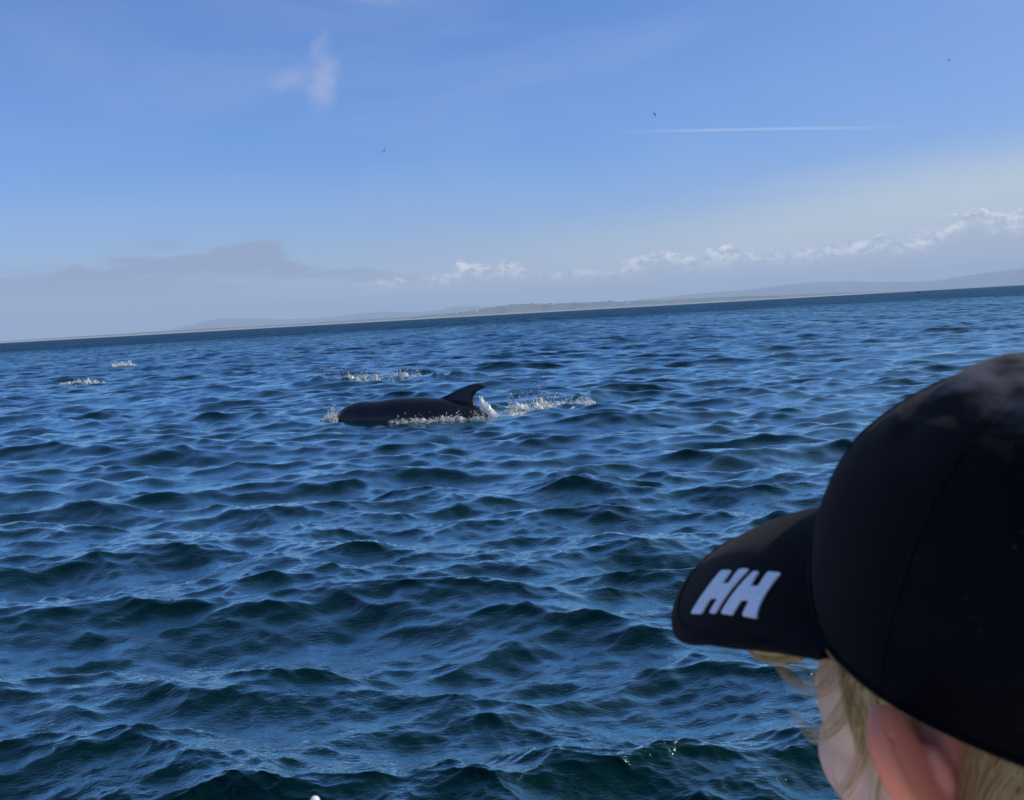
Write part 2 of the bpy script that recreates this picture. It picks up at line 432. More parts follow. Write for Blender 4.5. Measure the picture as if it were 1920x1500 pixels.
# close the middle
me = np_mesh('water', V, Q)
vattr(me, 'churn', np.concatenate([Cm, Cs])); vattr(me, 'lost', np.concatenate([Lm, Ls]))
water = link('water', me, wm); tag(water, kind='structure')
print('sea quads', len(Q))

def surf(x, y):
    h, _, _ = sea(np.array([float(x)]), np.array([float(y)]), np.array([.06])); return float(h[0])


# ------------------------------------------------------------------ far land
def azdir(a): return math.sin(R(a)), math.cos(R(a))
def land(name, prof, dist, depth, seed, mt, rough=.12, flat=0):
    """a long ridge: prof gives (azimuth, elevation of the skyline) in degrees as seen from the boat"""
    a = np.arange(prof[0][0], prof[-1][0], .05)
    e = np.interp(a, [p[0] for p in prof], [p[1] for p in prof])*(.85 if name == 'hills' else 1)
    H = np.tan(np.radians(e))*dist
    nv = 26
    t = np.linspace(0, 1, nv)
    sh = np.where(t < .6, np.sin(t/.6*np.pi/2)**1.1, np.cos((t-.6)/.4*np.pi/2)**.8)
    A, T = np.meshgrid(a, t, indexing='ij')
    D = dist+(T-.6)*depth
    x = np.sin(np.radians(A))*D; y = np.cos(np.radians(A))*D
    z = H[:, None]*sh[None, :]
    n = vnoise(x.ravel(), y.ravel(), 20/dist, seed)+.5*vnoise(x.ravel(), y.ravel(), 55/dist, seed+1)+.25*vnoise(x.ravel(), y.ravel(), 140/dist, seed+2)
    z = z*(1+rough*(n.reshape(z.shape)-.87))
    lo = -dist**2/12.742e6*1.4-4
    z = z+lo*(1-sh[None, :])
    z[:, 0] = lo; z[:, -1] = lo; z[0, :] = lo; z[-1, :] = lo
    me = np_mesh(name, np.stack([x, y, z], -1).reshape(-1, 3), grid_faces(len(a), nv))
    return tag(link(name, me, mt), kind='structure')
hm, g, b = material('moorland')
tcn = g.n('ShaderNodeTexCoord')
n = g.noise(tcn.outputs['Object'], .0016, 6, .6)
g.link(g.mix(g.ss(n.outputs[0], .35, .65), (.05, .07, .05), (.12, .11, .075)), b.inputs['Base Color'])
b.inputs['Roughness'].default_value = .95
cm, g, b = material('coastal_fields')
tcn = g.n('ShaderNodeTexCoord')
vo = g.n('ShaderNodeTexVoronoi'); vo.inputs['Scale'].default_value = .007
mp = g.n('ShaderNodeMapping'); g.link(tcn.outputs['Object'], mp.inputs[0]); mp.inputs['Scale'].default_value = (1, .4, 3)
g.link(mp.outputs[0], vo.inputs['Vector'])
sp = g.n('ShaderNodeSeparateColor'); g.link(vo.outputs['Color'], sp.inputs[0])
n = g.noise(tcn.outputs['Object'], .004, 5, .65)
c1 = g.mix(g.ss(sp.outputs[0], .3, .7), (.07, .115, .05), (.17, .15, .09))
c1 = g.mix(g.ss(n.outputs[0], .5, .62), c1, (.045, .06, .04))
gz = g.n('ShaderNodeSeparateXYZ'); g.link(tcn.outputs['Object'], gz.inputs[0])
c1 = g.mix(g.ss(gz.outputs[2], 9, 4), c1, (.36, .34, .30))     # paler towards the waterline
g.link(c1, b.inputs['Base Color']); b.inputs['Roughness'].default_value = .95
COAST = [(-27, .02), (-25.4, .06), (-21, .09), (-18, .10), (-15.3, .12), (-11, .11), (-7.5, .13), (-4.9, .15), (-3.2, .22), (-1.4, .31), (0, .40), (.9, .44), (2.2, .42), (3.4, .40), (4.4, .33), (6, .27), (7.1, .24), (9.5, .22), (12.6, .20), (15.5, .14), (18, .09), (20, .03)]
HILL_A = [(-21, .02), (-19.5, .10), (-17.6, .17), (-16.5, .38), (-15.4, .64), (-14.6, .68), (-13.8, .64), (-12.2, .46), (-11, .40), (-9, .42), (-7.6, .56), (-6.6, .58), (-5, .42), (-3.8, .44), (-2.8, .62), (-1.8, .60), (-.6, .44), (1.5, .3), (4, .2), (7, .02)]
HILL_B = [(3.5, .02), (5, .18), (7.1, .40), (8.6, .50), (10.3, .58), (11.4, .60), (12.6, .62), (14.2, .76), (15.4, .82), (16.4, .84), (17.6, .76), (19, .66), (20.6, .54), (21.8, .50), (22.8, .62), (23.8, .72), (25, .86), (26.2, .92), (28, .9), (31, .7), (34, .05)]
land('coast', COAST, 15000, 3000, 31, cm, .35)
land('hills', HILL_A, 38000, 6000, 41, hm, .05)
land('hills', HILL_B, 37000, 6000, 51, hm, .05)

# houses scattered on the headland
white = simple('limewash', (.8, .79, .75), .8); slate = simple('slate_roof', (.07, .075, .085), .7)
def coast_z(a, d):
    e = np.interp(a, [p[0] for p in COAST], [p[1] for p in COAST]); t = (d-15000)/3000+.6
    f_ = math.sin(min(1, t/.6)*math.pi/2)**1.1
    return math.tan(R(e))*15000*f_+(-15000**2/12.742e6*1.4-4)*(1-f_)
def house_tree(loc, rz, L, W, Hh):
    o = empty('house', loc, rz)
    bm = bmesh.new(); box(bm, (0, 0, Hh/2-2), (L, W, Hh+4))
    bm_obj('wall', bm, white, o, smooth=False)
    bm = bmesh.new()
    vs = [bm.verts.new(p) for p in ((-L/2-.4, -W/2-.5, Hh), (L/2+.4, -W/2-.5, Hh), (L/2+.4, W/2+.5, Hh), (-L/2-.4, W/2+.5, Hh), (-L/2-.4, 0, Hh+W*.42), (L/2+.4, 0, Hh+W*.42))]
    for f in ((0, 1, 5, 4), (2, 3, 4, 5), (0, 4, 3), (1, 2, 5), (3, 2, 1, 0)): bm.faces.new([vs[i] for i in f])
    bm_obj('roof', bm, slate, o, smooth=False)
    return o
hg = np.random.default_rng(4)
HOUSES = [(.05, 8500, 20), (.22, 8560, 26), (.42, 8620, 22), (.62, 8500, 18), (.34, 8480, 16), (1.35, 8700, 16), (1.75, 8600, 14), (2.35, 8500, 20), (2.9, 8650, 14), (3.6, 8700, 14), (4.4, 8600, 15), (5.3, 8560, 20), (5.55, 8640, 24), (6.4, 8560, 22), (8.2, 8500, 14), (9.6, 8560, 16), (-1.6, 8500, 14), (-2.7, 8500, 13), (-6.6, 8400, 14), (-10.2, 8400, 14), (11.9, 8500, 13)]
for a, d, L in HOUSES:
    d = 15000-(9000-d)*1.5; L *= 2.3
    sx, sy = azdir(a)
    o = house_tree((sx*d, sy*d, coast_z(a, d)), R(-a)+hg.uniform(-.5, .5), L, L*.5, L*.42)
    if a > 0 and a < .7: lab = 'tiny white house in the bright cluster on the green headland slope'
    elif a < 0: lab = 'tiny white house on the low shore left of the green headland'
    else: lab = 'tiny white house strung along the shore right of the headland cluster'
    tag(o, lab, 'house', {0: 'houses in the headland cluster', 1: 'houses left of the headland', 2: 'houses right of the headland cluster'}[0 if 'cluster on' in lab else 1 if 'left' in lab else 2])

# ------------------------------------------------------------------ haze
bm = bmesh.new(); box(bm, (0, 0, 200), (90000, 90000, 1000))
haze = bm_obj('haze', bm, None, None, smooth=False); haze.data.materials.clear()
hz = bpy.data.materials.new('sea_air'); hz.use_nodes = True
t = hz.node_tree; t.nodes.clear()
pv = t.nodes.new('ShaderNodeVolumePrincipled'); pv.inputs['Color'].default_value = (.80, .90, 1, 1)
pv.inputs['Density'].default_value = 5.2e-5; pv.inputs['Anisotropy'].default_value = .0
ou = t.nodes.new('ShaderNodeOutputMaterial'); t.links.new(pv.outputs[0], ou.inputs['Volume'])
haze.data.materials.append(hz); tag(haze, kind='stuff')
haze.visible_shadow = True

# ------------------------------------------------------------------ dolphin
dm, g, b = material('dolphin_skin')
tcn = g.n('ShaderNodeTexCoord')
n = g.noise(tcn.outputs['Object'], 5, 5, .6); n2 = g.noise(tcn.outputs['Object'], 60, 3, .6)
sc_ = g.n('ShaderNodeMapping'); g.link(tcn.outputs['Object'], sc_.inputs[0]); sc_.inputs['Scale'].default_value = (14, 60, 60); sc_.inputs['Rotation'].default_value = (0, .5, .2)
n3 = g.noise(sc_.outputs[0], 1, 2, .5, .5)
gz = g.n('ShaderNodeSeparateXYZ'); g.link(tcn.outputs['Object'], gz.inputs[0])
c = g.mix(g.ss(n.outputs[0], .35, .7), (.006, .0055, .007), (.012, .010, .012))
c = g.mix(g.m('MULTIPLY', g.ss(n3.outputs[0], .66, .74), .35), c, (.09, .085, .085))
c = g.mix(g.ss(gz.outputs[2], -.12, -.38), c, (.28, .27, .27))
g.link(c, b.inputs['Base Color'])
b.inputs['Roughness'].default_value = .34; b.inputs['Specular IOR Level'].default_value = .3; b.inputs['Coat Weight'].default_value = .3; b.inputs['Coat Roughness'].default_value = .12
bu = g.n('ShaderNodeBump'); bu.inputs['Distance'].default_value = .004; bu.inputs['Strength'].default_value = .5
g.link(n2.outputs[0], bu.inputs['Height']); g.link(bu.outputs[0], b.inputs['Normal'])
# local frame: +X towards the head, +Z up, z = 0 is the sea; the back rolls over in an arc
SP = [  # x along, centre z, half width, half height
    (2.42, -.335, .030, .025), (2.36, -.330, .042, .036), (2.24, -.318, .052, .046), (2.12, -.270, .080, .090), (2.02, -.205, .150, .175),
    (1.86, -.150, .205, .245), (1.62, -.120, .245, .285), (1.35, -.115, .262, .280), (1.0, -.090, .285, .312), (.6, -.085, .292, .325),
    (.2, -.100, .280, .322), (-.2, -.145, .250, .300), (-.5, -.205, .215, .265), (-.8, -.285, .170, .225), (-1.1, -.385, .122, .180),
    (-1.4, -.500, .080, .135), (-1.65, -.600, .050, .098), (-1.82, -.665, .036, .060), (-1.95, -.700, .025, .02)]
def loft(bm, secs, n=28):
    rings = []
    for i, (x, zc, hw, hh) in enumerate(secs):
        rings.append([bm.verts.new((x, math.cos(2*math.pi*k/n)*hw, zc+math.sin(2*math.pi*k/n)*hh)) for k in range(n)])
    for r0, r1 in zip(rings, rings[1:]):
        for k in range(n): bm.faces.new((r0[k], r0[(k+1) % n], r1[(k+1) % n], r1[k]))
    bm.faces.new(rings[0][::-1]); bm.faces.new(rings[-1])
def resample(secs, n):
    a = np.array(secs); s = np.r_[0, np.cumsum(np.hypot(np.diff(a[:, 0]), np.diff(a[:, 1])))]
    q = np.linspace(0, s[-1], n)
    out = np.stack([np.interp(q, s, a[:, i]) for i in range(a.shape[1])], -1)
    k = np.array([.25, .5, .25])
    for _ in range(2):
        for c_ in range(1, a.shape[1]): out[1:-1, c_] = np.convolve(out[:, c_], k, 'valid')
    return out
dol = empty('dolphin')
tag(dol, 'dark dolphin rolling at the surface with hooked dorsal fin raised', 'dolphin')
bm = bmesh.new()
loft(bm, resample(SP, 70))
def fin_solid(bm, outline, place, thick):
    """outline: list of (s, t) round the fin, swept with a lens section about its middle line; place maps (s, t, w)"""
    n = len(outline); c = np.mean(outline, 0)
    lay = []
    for k, (shr, wd) in enumerate(((1.0, 0), (.86, .55), (.6, .9), (.25, 1.0))):
        lay.append((shr, wd))
    top = [[bm.verts.new(place(c[0]+(p[0]-c[0])*s_, c[1]+(p[1]-c[1])*s_, thick(c[0]+(p[0]-c[0])*s_, c[1]+(p[1]-c[1])*s_)*w_)) for p in outline] for s_, w_ in lay]
    bot = [top[0]]+[[bm.verts.new(place(c[0]+(p[0]-c[0])*s_, c[1]+(p[1]-c[1])*s_, -thick(c[0]+(p[0]-c[0])*s_, c[1]+(p[1]-c[1])*s_)*w_)) for p in outline] for s_, w_ in lay[1:]]
    for side, fl in ((top, 1), (bot, 0)):
        for r0, r1 in zip(side, side[1:]):
            for k in range(n):
                q = (r0[k], r0[(k+1) % n], r1[(k+1) % n], r1[k]); bm.faces.new(q if fl else q[::-1])
        bm.faces.new(side[-1] if fl else side[-1][::-1])
def spline(P, n=8, closed=False):
    P = [np.array(p, float) for p in P]; out = []
    m_ = len(P); rng_ = range(m_ if closed else m_-1)
    for i in rng_:
        p0 = P[(i-1) % m_] if closed or i > 0 else P[i]; p1 = P[i]; p2 = P[(i+1) % m_]
        p3 = P[(i+2) % m_] if closed or i+2 < m_ else p2
        for k in range(n):
            t = k/n
            out.append(.5*((2*p1)+(-p0+p2)*t+(2*p0-5*p1+4*p2-p3)*t*t+(-p0+3*p1-3*p2+p3)*t**3))
    if not closed: out.append(P[-1])
    return out
# dorsal fin: long raked leading edge, hooked tip, hollow trailing edge
lead = spline([(.42, .15), (.30, .222), (.12, .30), (-.08, .385), (-.20, .425), (-.30, .440), (-.40, .430), (-.475, .385)], 6)
trail_ = spline([(-.475, .385), (-.405, .372), (-.315, .325), (-.262, .26), (-.255, .19), (-.30, .11), (-.36, .0)], 6)[1:]
out = [tuple(p) for p in lead]+[tuple(p) for p in trail_]+[(-.2, -.05), (.2, .02)]
fin_solid(bm, out, lambda s, t, w_: (s, w_, t), lambda s, t: .042*max(.25, 1-(t-.1)/.4))
# flippers and flukes (under water)
for sd in (-1, 1):
    fl = [tuple(p) for p in spline([(.0, .0), (-.02, .15), (-.12, .33), (-.26, .47), (-.30, .46), (-.27, .33), (-.24, .15), (-.25, 0)], 4)]
    fin_solid(bm, fl, lambda s, t, w_, sd=sd: (1.48+s, sd*(.16+t*.75), -.30-t*.55+w_), lambda s, t: .028)
    fk = [tuple(p) for p in spline([(.12, -.02), (.02, .12), (-.12, .30), (-.30, .42), (-.34, .41), (-.27, .25), (-.22, .10), (-.18, -.02)], 4)]
    fin_solid(bm, fk, lambda s, t, w_, sd=sd: (-1.86+s*.92, sd*t, -.67+s*.25+w_), lambda s, t: .02)
body = bm_obj('body', bm, dm, dol)
fuse(body, .014, 5, .5)
eye_m = simple('wet_eye', (.01, .008, .007), .08)
for sd in (-1, 1):
    bm = bmesh.new(); ball(bm, (1.86, sd*.168, -.235), .024); bm_obj('eye', bm, eye_m, dol)
ddir = math.atan2(DDIR[1], DDIR[0])
mid = (SNOUT+TAIL)/2
dol.location = (mid[0]-DDIR[0]*.66, mid[1]-DDIR[1]*.62, .075)
dol.rotation_euler = (0, R(-2.2), ddir); dol.scale = (1.07, 1.07, 1.10)

# ------------------------------------------------------------------ white water
fm, g, b = material('white_water')
tcn = g.n('ShaderNodeTexCoord'); n = g.noise(tcn.outputs['Object'], 30, 3, .6)
g.link(g.mix(g.ss(n.outputs[0], .3, .7), (.86, .88, .87), (.95, .95, .93)), b.inputs['Base Color'])
b.inputs['Roughness'].default_value = .25; b.inputs['Subsurface Weight'].default_value = .0
b.inputs['Specular IOR Level'].default_value = .8
tr = g.n('ShaderNodeBsdfTranslucent'); tr.inputs[0].default_value = (.85, .88, .84, 1)
mx = g.n('ShaderNodeMixShader'); mx.inputs[0].default_value = .45
out_n = [x for x in g.t.nodes if x.type == 'OUTPUT_MATERIAL'][0]
g.link(b.outputs[0], mx.inputs[1]); g.link(tr.outputs[0], mx.inputs[2]); g.link(mx.outputs[0], out_n.inputs[0])
OCT_V = np.array([(1, 0, 0), (-1, 0, 0), (0, 1, 0), (0, -1, 0), (0, 0, 1), (0, 0, -1)], float)
OCT_F = np.array([(0, 2, 4), (2, 1, 4), (1, 3, 4), (3, 0, 4), (2, 0, 5), (1, 2, 5), (3, 1, 5), (0, 3, 5)])
def ico():
    bm = bmesh.new(); bmesh.ops.create_icosphere(bm, subdivisions=2, radius=1)
    v = np.array([x.co[:] for x in bm.verts]); f = np.array([[q.index for q in fc.verts] for fc in bm.faces]); bm.free(); return v, f
ICO_V, ICO_F = ico()
def ico3():
    bm = bmesh.new(); bmesh.ops.create_icosphere(bm, subdivisions=4, radius=1)
    v = np.array([x.co[:] for x in bm.verts]); f = np.array([[q.index for q in fc.verts] for fc in bm.faces]); bm.free(); return v, f
ICO3_V, ICO3_F = ico3()
def spray(name, label, path, n, width, height, size, seed, lumps=0, lump=1.0, back=0.0, sheet=None, mt=None):
    """thrown water along a path: drops, stretched strings and low froth, denser where the noise says so"""
    gg = np.random.default_rng(seed)
    P = np.array(path, float); s = np.r_[0, np.cumsum(np.hypot(*(np.diff(P[:, :2], axis=0).T)))]
    Vs, Fs = [], []; off = 0
    dens_x = gg.random(40); 
    def emit(c, r, stretch, dirv, base):
        nonlocal off
        v0, f0 = base
        d = np.array(dirv, float); d /= np.linalg.norm(d)
        a = np.cross(d, [.3, .5, .81]); a /= np.linalg.norm(a); bb = np.cross(d, a)
        M = np.stack([a*r, bb*r, d*r*stretch])
        v = v0@M
        v = v*(1+.25*gg.standard_normal((len(v), 1)))+c
        Vs.append(v); Fs.append(f0+off); off += len(v)
    k = 0
    while k < n:
        q = gg.random()*s[-1]
        if gg.random() > .05+.95*np.interp(q/s[-1]*39, np.arange(40), dens_x)**2.4: continue
        x = np.interp(q, s, P[:, 0]); y = np.interp(q, s, P[:, 1]); hh = np.interp(q, s, P[:, 2])
        ww = gg.normal()*width
        hgt = abs(gg.normal())**1.3*height*hh*math.exp(-(ww/width)**2*.4)
        r = size*(.25+gg.random()**2*1.1)*(1 if hgt < .06 else .7)
        px, py = x+gg.normal()*.03, y+ww
        z = surf_cache(px, py)+hgt+r*.3
        dv = (gg.normal()*.5+back, gg.normal()*.4, 1+gg.random()) if hgt > .05 else (gg.normal(), gg.normal()*.6, .15)
        emit((px, py, z), r, 1+gg.random()**2*2.5, dv, (ICO_V, ICO_F) if r > .03 else (OCT_V, OCT_F))
        k += 1
    for _ in range(lumps):
        q = gg.random()*s[-1]
        if gg.random() > .1+.9*np.interp(q/s[-1]*39, np.arange(40), dens_x)**2: continue
        x = np.interp(q, s, P[:, 0])+gg.normal()*.05; y = np.interp(q, s, P[:, 1])+gg.normal()*width*.6; hh = np.interp(q, s, P[:, 2])
        L = size*gg.uniform(3, 8)*lump
        d_ = ICO3_V; nz = vnoise(d_[:, 0]*3+gg.random()*40+60, d_[:, 1]*3+d_[:, 2]*2+gg.random()*40+60, 1.3, 5)
        rr_ = .45+1.1*nz**1.5; spike = 1+1.6*np.clip(d_[:, 2], 0, 1)*(nz > .55)*gg.uniform(.5, 1.4)
        v = d_*rr_[:, None]*[L*1.5, L, L*.55*min(1.6, .5+hh)]; v[:, 2] *= spike
        Vs.append(v+[x, y, surf_cache(x, y)+L*.05]); Fs.append(ICO3_F+off); off += len(v)
    V_, F_ = np.concatenate(Vs), np.concatenate(Fs)
    me = np_mesh(name, V_, F_)
    o = link(name, me, mt or fm)
    return tag(o, label, 'splash', kind='stuff')
_sc = {}
def surf_cache(x, y):
    k = (round(x/.06), round(y/.06))
    if k not in _sc:
        h = surf(x, y); e = 0
        d, _ = seg_dist(x, y, SNOUT, TAIL); nr = math.exp(-(d/.7)**2); h = h*(1-.55*nr)-.01*nr
        _sc[k] = h
    return _sc[k]
def along(p, q, n=6, f=lambda t: 1):
    return [(p[0]+(q[0]-p[0])*t, p[1]+(q[1]-p[1])*t, f(t)) for t in np.linspace(0, 1, n)]
nrm = np.array([DDIR[1], -DDIR[0]])          # sideways, towards the boat when negative
if nrm[1] > 0: nrm = -nrm
def onbody(t, off):                         # a point beside the dolphin, t from snout 0 to tail 1
    p = SNOUT+(TAIL-SNOUT)*t+nrm*off; return p
spray('splash', 'small white splash pushed up at the head of the dolphin', [(*(SNOUT+DDIR*.34), .8), (*(SNOUT+DDIR*.16+nrm*.12), 1.2), (*(SNOUT+DDIR*.05+nrm*.22), .7)], 1200, .08, .09, .010, 1, lumps=26, lump=.8)
spray('splash', 'line of foam where the water runs along the flank of the dolphin', [(*onbody(.36, .30), .35), (*onbody(.5, .36), .9), (*onbody(.62, .36), .6), (*onbody(.76, .33), 1), (*onbody(.9, .26), 1.2), (*onbody(1.03, .12), 1)], 1600, .04, .05, .008, 2, lumps=46, lump=.5)
spray('splash', 'tall white splash thrown up just behind the dorsal fin', [(*onbody(.97, -.5), 1), (.05, 17.0, 1.2), (.45, 17.35, 1.1), (.8, 17.6, .6), (1.35, 18.3, .3)], 5000, .14, .12, .009, 3, lumps=80, lump=.85)
spray('splash', 'streak of low froth trailing right of the dolphin tail', [(*onbody(1.03, .0), .8), (.25, 16.7, .5), (.75, 16.95, .25)], 700, .09, .04, .008, 4, lumps=12)
spray('splash', 'long broken line of splashes behind and left of the dolphin back', [(-5.25, 29.0, .9), (-4.6, 28.9, .9), (-4.0, 28.3, .5), (-3.55, 28.2, 1.3), (-3.0, 28.2, .8), (-2.3, 28.2, .5), (-1.7, 28.0, .35), (-1.3, 27.8, .3)], 5000, .26, .13, .012, 5, lumps=90, lump=.75)
spray('whitecap', 'small breaking whitecap far left, the nearer one', [(-15.3, 36.3, .6), (-14.6, 36.4, 1), (-14.1, 36.5, .5)], 800, .14, .06, .016, 6, lumps=22, lump=.5)['category'] = 'whitecap'
spray('whitecap', 'small breaking whitecap far left, the farther one', [(-20.3, 55, .8), (-19.4, 55, 1)], 700, .22, .10, .024, 7, lumps=18, lump=.5)['category'] = 'whitecap'
# the sheet of water sliding off behind the fin
sheetV = []; nu, nv_ = 26, 18
sg = np.random.default_rng(9)
p0 = onbody(.90, .02); 
for i in range(nu):
    for j in range(nv_):
        u, v = i/(nu-1), j/(nv_-1)
        hgt = .40*(1-u)**1.1*(.85+.3*vnoise(np.array([u*3.]), np.array([v*3.]), 3.0, 5)[0])
        along_ = -.02+u*.36
        side = (v-.5)*(.10+.25*u)
        z = (hgt)*math.sin(math.pi*min(1, max(0, v)))**.7
        q = p0-DDIR*along_+nrm*side
        sheetV.append((q[0]+sg.normal()*.004, q[1], z-.02+sg.normal()*.008))
me = np_mesh('splash', np.array(sheetV), grid_faces(nu, nv_))
tag(link('splash', me, fm), 'smooth white sheet of water sliding off behind the dorsal fin', 'splash', kind='stuff')

# ------------------------------------------------------------------ child in a dark cap
skin, g, b = material('skin')
tcn = g.n('ShaderNodeTexCoord'); at = g.n('ShaderNodeAttribute', attribute_name='flush_backlit')
n = g.noise(tcn.outputs['Object'], 60, 5, .6); n2 = g.noise(tcn.outputs['Object'], 900, 2, .5)
c = g.mix(g.ss(n.outputs[0], .3, .7), (.88, .56, .41), (.94, .63, .47))
c = g.mix(at.outputs['Fac'], c, (.95, .21, .09))
g.link(c, b.inputs['Base Color']); b.inputs['Roughness'].default_value = .5
b.inputs['Subsurface Weight'].default_value = .35; b.inputs['Subsurface Radius'].default_value = (1, .35, .2); b.inputs['Subsurface Scale'].default_value = .006
bu = g.n('ShaderNodeBump'); bu.inputs['Distance'].default_value = .0004; bu.inputs['Strength'].default_value = .5
g.link(n2.outputs[0], bu.inputs['Height']); g.link(bu.outputs[0], b.inputs['Normal'])
cloth, g, b = material('cap_cotton')
tcn = g.n('ShaderNodeTexCoord')
wv = g.n('ShaderNodeTexWave'); wv.inputs['Scale'].default_value = 420; wv.bands_direction = 'DIAGONAL'; wv.inputs['Distortion'].default_value = .6
g.link(tcn.outputs['Object'], wv.inputs['Vector'])
n = g.noise(tcn.outputs['Object'], 55, 5, .6)
c = g.mix(g.ss(n.outputs[0], .35, .7), (.0018, .0018, .0028), (.0035, .0033, .0045))
lint = g.noise(tcn.outputs['Object'], 330, 2, .7)
c = g.mix(g.m('MULTIPLY', g.ss(lint.outputs[0], .70, .78), .5), c, (.10, .09, .09))
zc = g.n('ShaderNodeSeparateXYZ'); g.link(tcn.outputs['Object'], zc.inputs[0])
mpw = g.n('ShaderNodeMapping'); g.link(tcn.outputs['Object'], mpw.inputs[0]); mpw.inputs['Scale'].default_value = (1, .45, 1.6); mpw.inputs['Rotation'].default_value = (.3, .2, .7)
worn_sunlit = g.noise(mpw.outputs[0], 60, 8, .66, .35)
wear_sun_fac = g.m('MULTIPLY', g.ss(g.m('ADD', zc.outputs[2], g.m('MULTIPLY', g.m('SUBTRACT', worn_sunlit.outputs[0], .5), .05)), .100, .124), g.ss(worn_sunlit.outputs[0], .28, .60))
c = g.mix(g.m('MULTIPLY', wear_sun_fac, .8), c, (.17, .155, .15))     # faded, dusty cloth; sunlight on the top painted in as paler
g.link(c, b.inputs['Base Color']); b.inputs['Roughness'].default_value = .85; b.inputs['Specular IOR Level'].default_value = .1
b.inputs['Sheen Weight'].default_value = .07; b.inputs['Sheen Roughness'].default_value = .4; b.inputs['Sheen Tint'].default_value = (.9, .8, .8, 1)
bu = g.n('ShaderNodeBump'); bu.inputs['Distance'].default_value = .0006; bu.inputs['Strength'].default_value = .35
n5 = g.noise(tcn.outputs['Object'], 1300, 2, .6)
g.link(g.m('ADD', g.m('MULTIPLY', wv.outputs['Fac'], .5), n5.outputs[0]), bu.inputs['Height']); g.link(bu.outputs[0], b.inputs['Normal'])
print_m, g, b = material('white_print')
tcn = g.n('ShaderNodeTexCoord'); n = g.noise(tcn.outputs['Object'], 300, 3, .6)
g.link(g.mix(g.ss(n.outputs[0], .25, .5), (.78, .79, .82), (.90, .90, .92)), b.inputs['Base Color']); b.inputs['Roughness'].default_value = .7

hair_m, g, b = material('blond_hair')
at = g.n('ShaderNodeAttribute', attribute_name='tone')
g.link(g.mix(at.outputs['Fac'], (.78, .48, .19), (1.0, .80, .42)), b.inputs['Base Color'])
b.inputs['Roughness'].default_value = .45; b.inputs['Specular IOR Level'].default_value = .5
tr = g.n('ShaderNodeBsdfTranslucent'); tr.inputs[0].default_value = (.8, .66, .45, 1)
mx = g.n('ShaderNodeMixShader'); mx.inputs[0].default_value = .4
out_n = [x for x in g.t.nodes if x.type == 'OUTPUT_MATERIAL'][0]
g.link(b.outputs[0], mx.inputs[1]); g.link(tr.outputs[0], mx.inputs[2]); g.link(mx.outputs[0], out_n.inputs[0])

HEAD = Vector((0.189, 0.385, 1.4475)); FACE = R(21.7)      # centre of the head; +Y of the head is where the face looks
TILT = Matrix.Rotation(R(6), 4, 'Y') @ Matrix.Rotation(FACE, 4, 'Z')
kid = empty('person')
tag(kid, 'blond child seen from behind in a black peaked cap watching the water', 'person')
kid.matrix_world = Matrix.Translation(HEAD) @ TILT
# --- head with face, ears and neck: one skin
def head_mesh():
    bm = bmesh.new()
    ball(bm, (0, -.010, .014), (.0715, .088, .088), seg=40, rings=28)
    ball(bm, (0, .024, -.040), (.050, .056, .066), seg=32, rings=22)
    ball(bm, (0, .045, .018), (.055, .040, .045))
    for sd in (-1, 1): ball(bm, (sd*.035, .044, -.010), (.022, .028, .034))
    for sd in (-1, 1):
        ball(bm, (sd*.027, .046, -.038), (.025, .030, .026))
        ball(bm, (sd*.027, .070, -.004), (.019, .010, .007))           # brow
        ball(bm, (sd*.029, .073, -.0165), (.0125, .0105, .0085))       # lids
        ball(bm, (sd*.007, .092, -.046), (.0065, .008, .006))          # nostril wings
    ball(bm, (0, .088, -.028), (.0065, .011, .018), Matrix.Rotation(R(-22), 3, 'X'))
    ball(bm, (0, .098, -.042), (.0075, .0075, .0068))
    ball(bm, (0, .082, -.064), (.019, .008, .0042)); ball(bm, (0, .081, -.0725), (.016, .0085, .0052))
    ball(bm, (0, .066, -.095), (.021, .017, .016))
    # neck down into the collar
    tube(bm, [(0, -.022, -.03), (0, -.026, -.085), (0, -.028, -.13), (0, -.026, -.165), (0, -.024, -.20)], [.050, .044, .042, .046, .062], 24)
    # ears
    for sd in (-1, 1):
        # ear plane: a runs backwards, u up, w outwards; the ear stands off the head
        fl = R(48)
        aw = Vector((sd*math.sin(fl), -math.cos(fl), -.08)).normalized()
        up = Vector((sd*.72, .06, 1)).normalized()
        ww = Vector((sd*math.cos(fl), math.sin(fl), 0))
        o = Vector((sd*.0645, -.017, -.014))
        def E_(a, u, q=0): return o+aw*a+up*u+ww*q
        rim = spline([(.004, .006), (.003, .020), (.008, .029), (.018, .034), (.028, .030), (.034, .018), (.033, .003), (.027, -.010), (.018, -.020), (.012, -.025)], 5)
        tube(bm, [E_(p[0], p[1], .002) for p in rim], [.0034+.0006*math.sin(i*.3) for i in range(len(rim))], 8)
        ah = spline([(.012, .022), (.020, .018), (.024, .006), (.021, -.005), (.014, -.012)], 5)
        tube(bm, [E_(p[0], p[1], .0005) for p in ah], .0030, 8)
        # thin back plate of the ear
        rot = Matrix((aw, up, ww)).transposed()
        ball(bm, E_(.0175, .006, -.0015), (.0165, .0275, .0026), rot)
        ball(bm, E_(.011, -.022, .001), (.0085, .0085, .0038), rot)     # lobe
        ball(bm, E_(.001, -.001, .003), (.0035, .006, .0045), rot)      # tragus
        ball(bm, E_(.006, .0, -.006), (.008, .018, .006), rot)          # root
    return bm
hd = bm_obj('head', head_mesh(), skin, kid)
fuse(hd, .0013, 6, .5)
co = np.empty(len(hd.data.vertices)*3, np.float32); hd.data.vertices.foreach_get('co', co); co = co.reshape(-1, 3)
flush_backlit = sm(np.abs(co[:, 0]), .069, .080)*sm(-co[:, 1], -.015, .004)*.85  # ears painted redder for sun shining through, over the skin's own flush
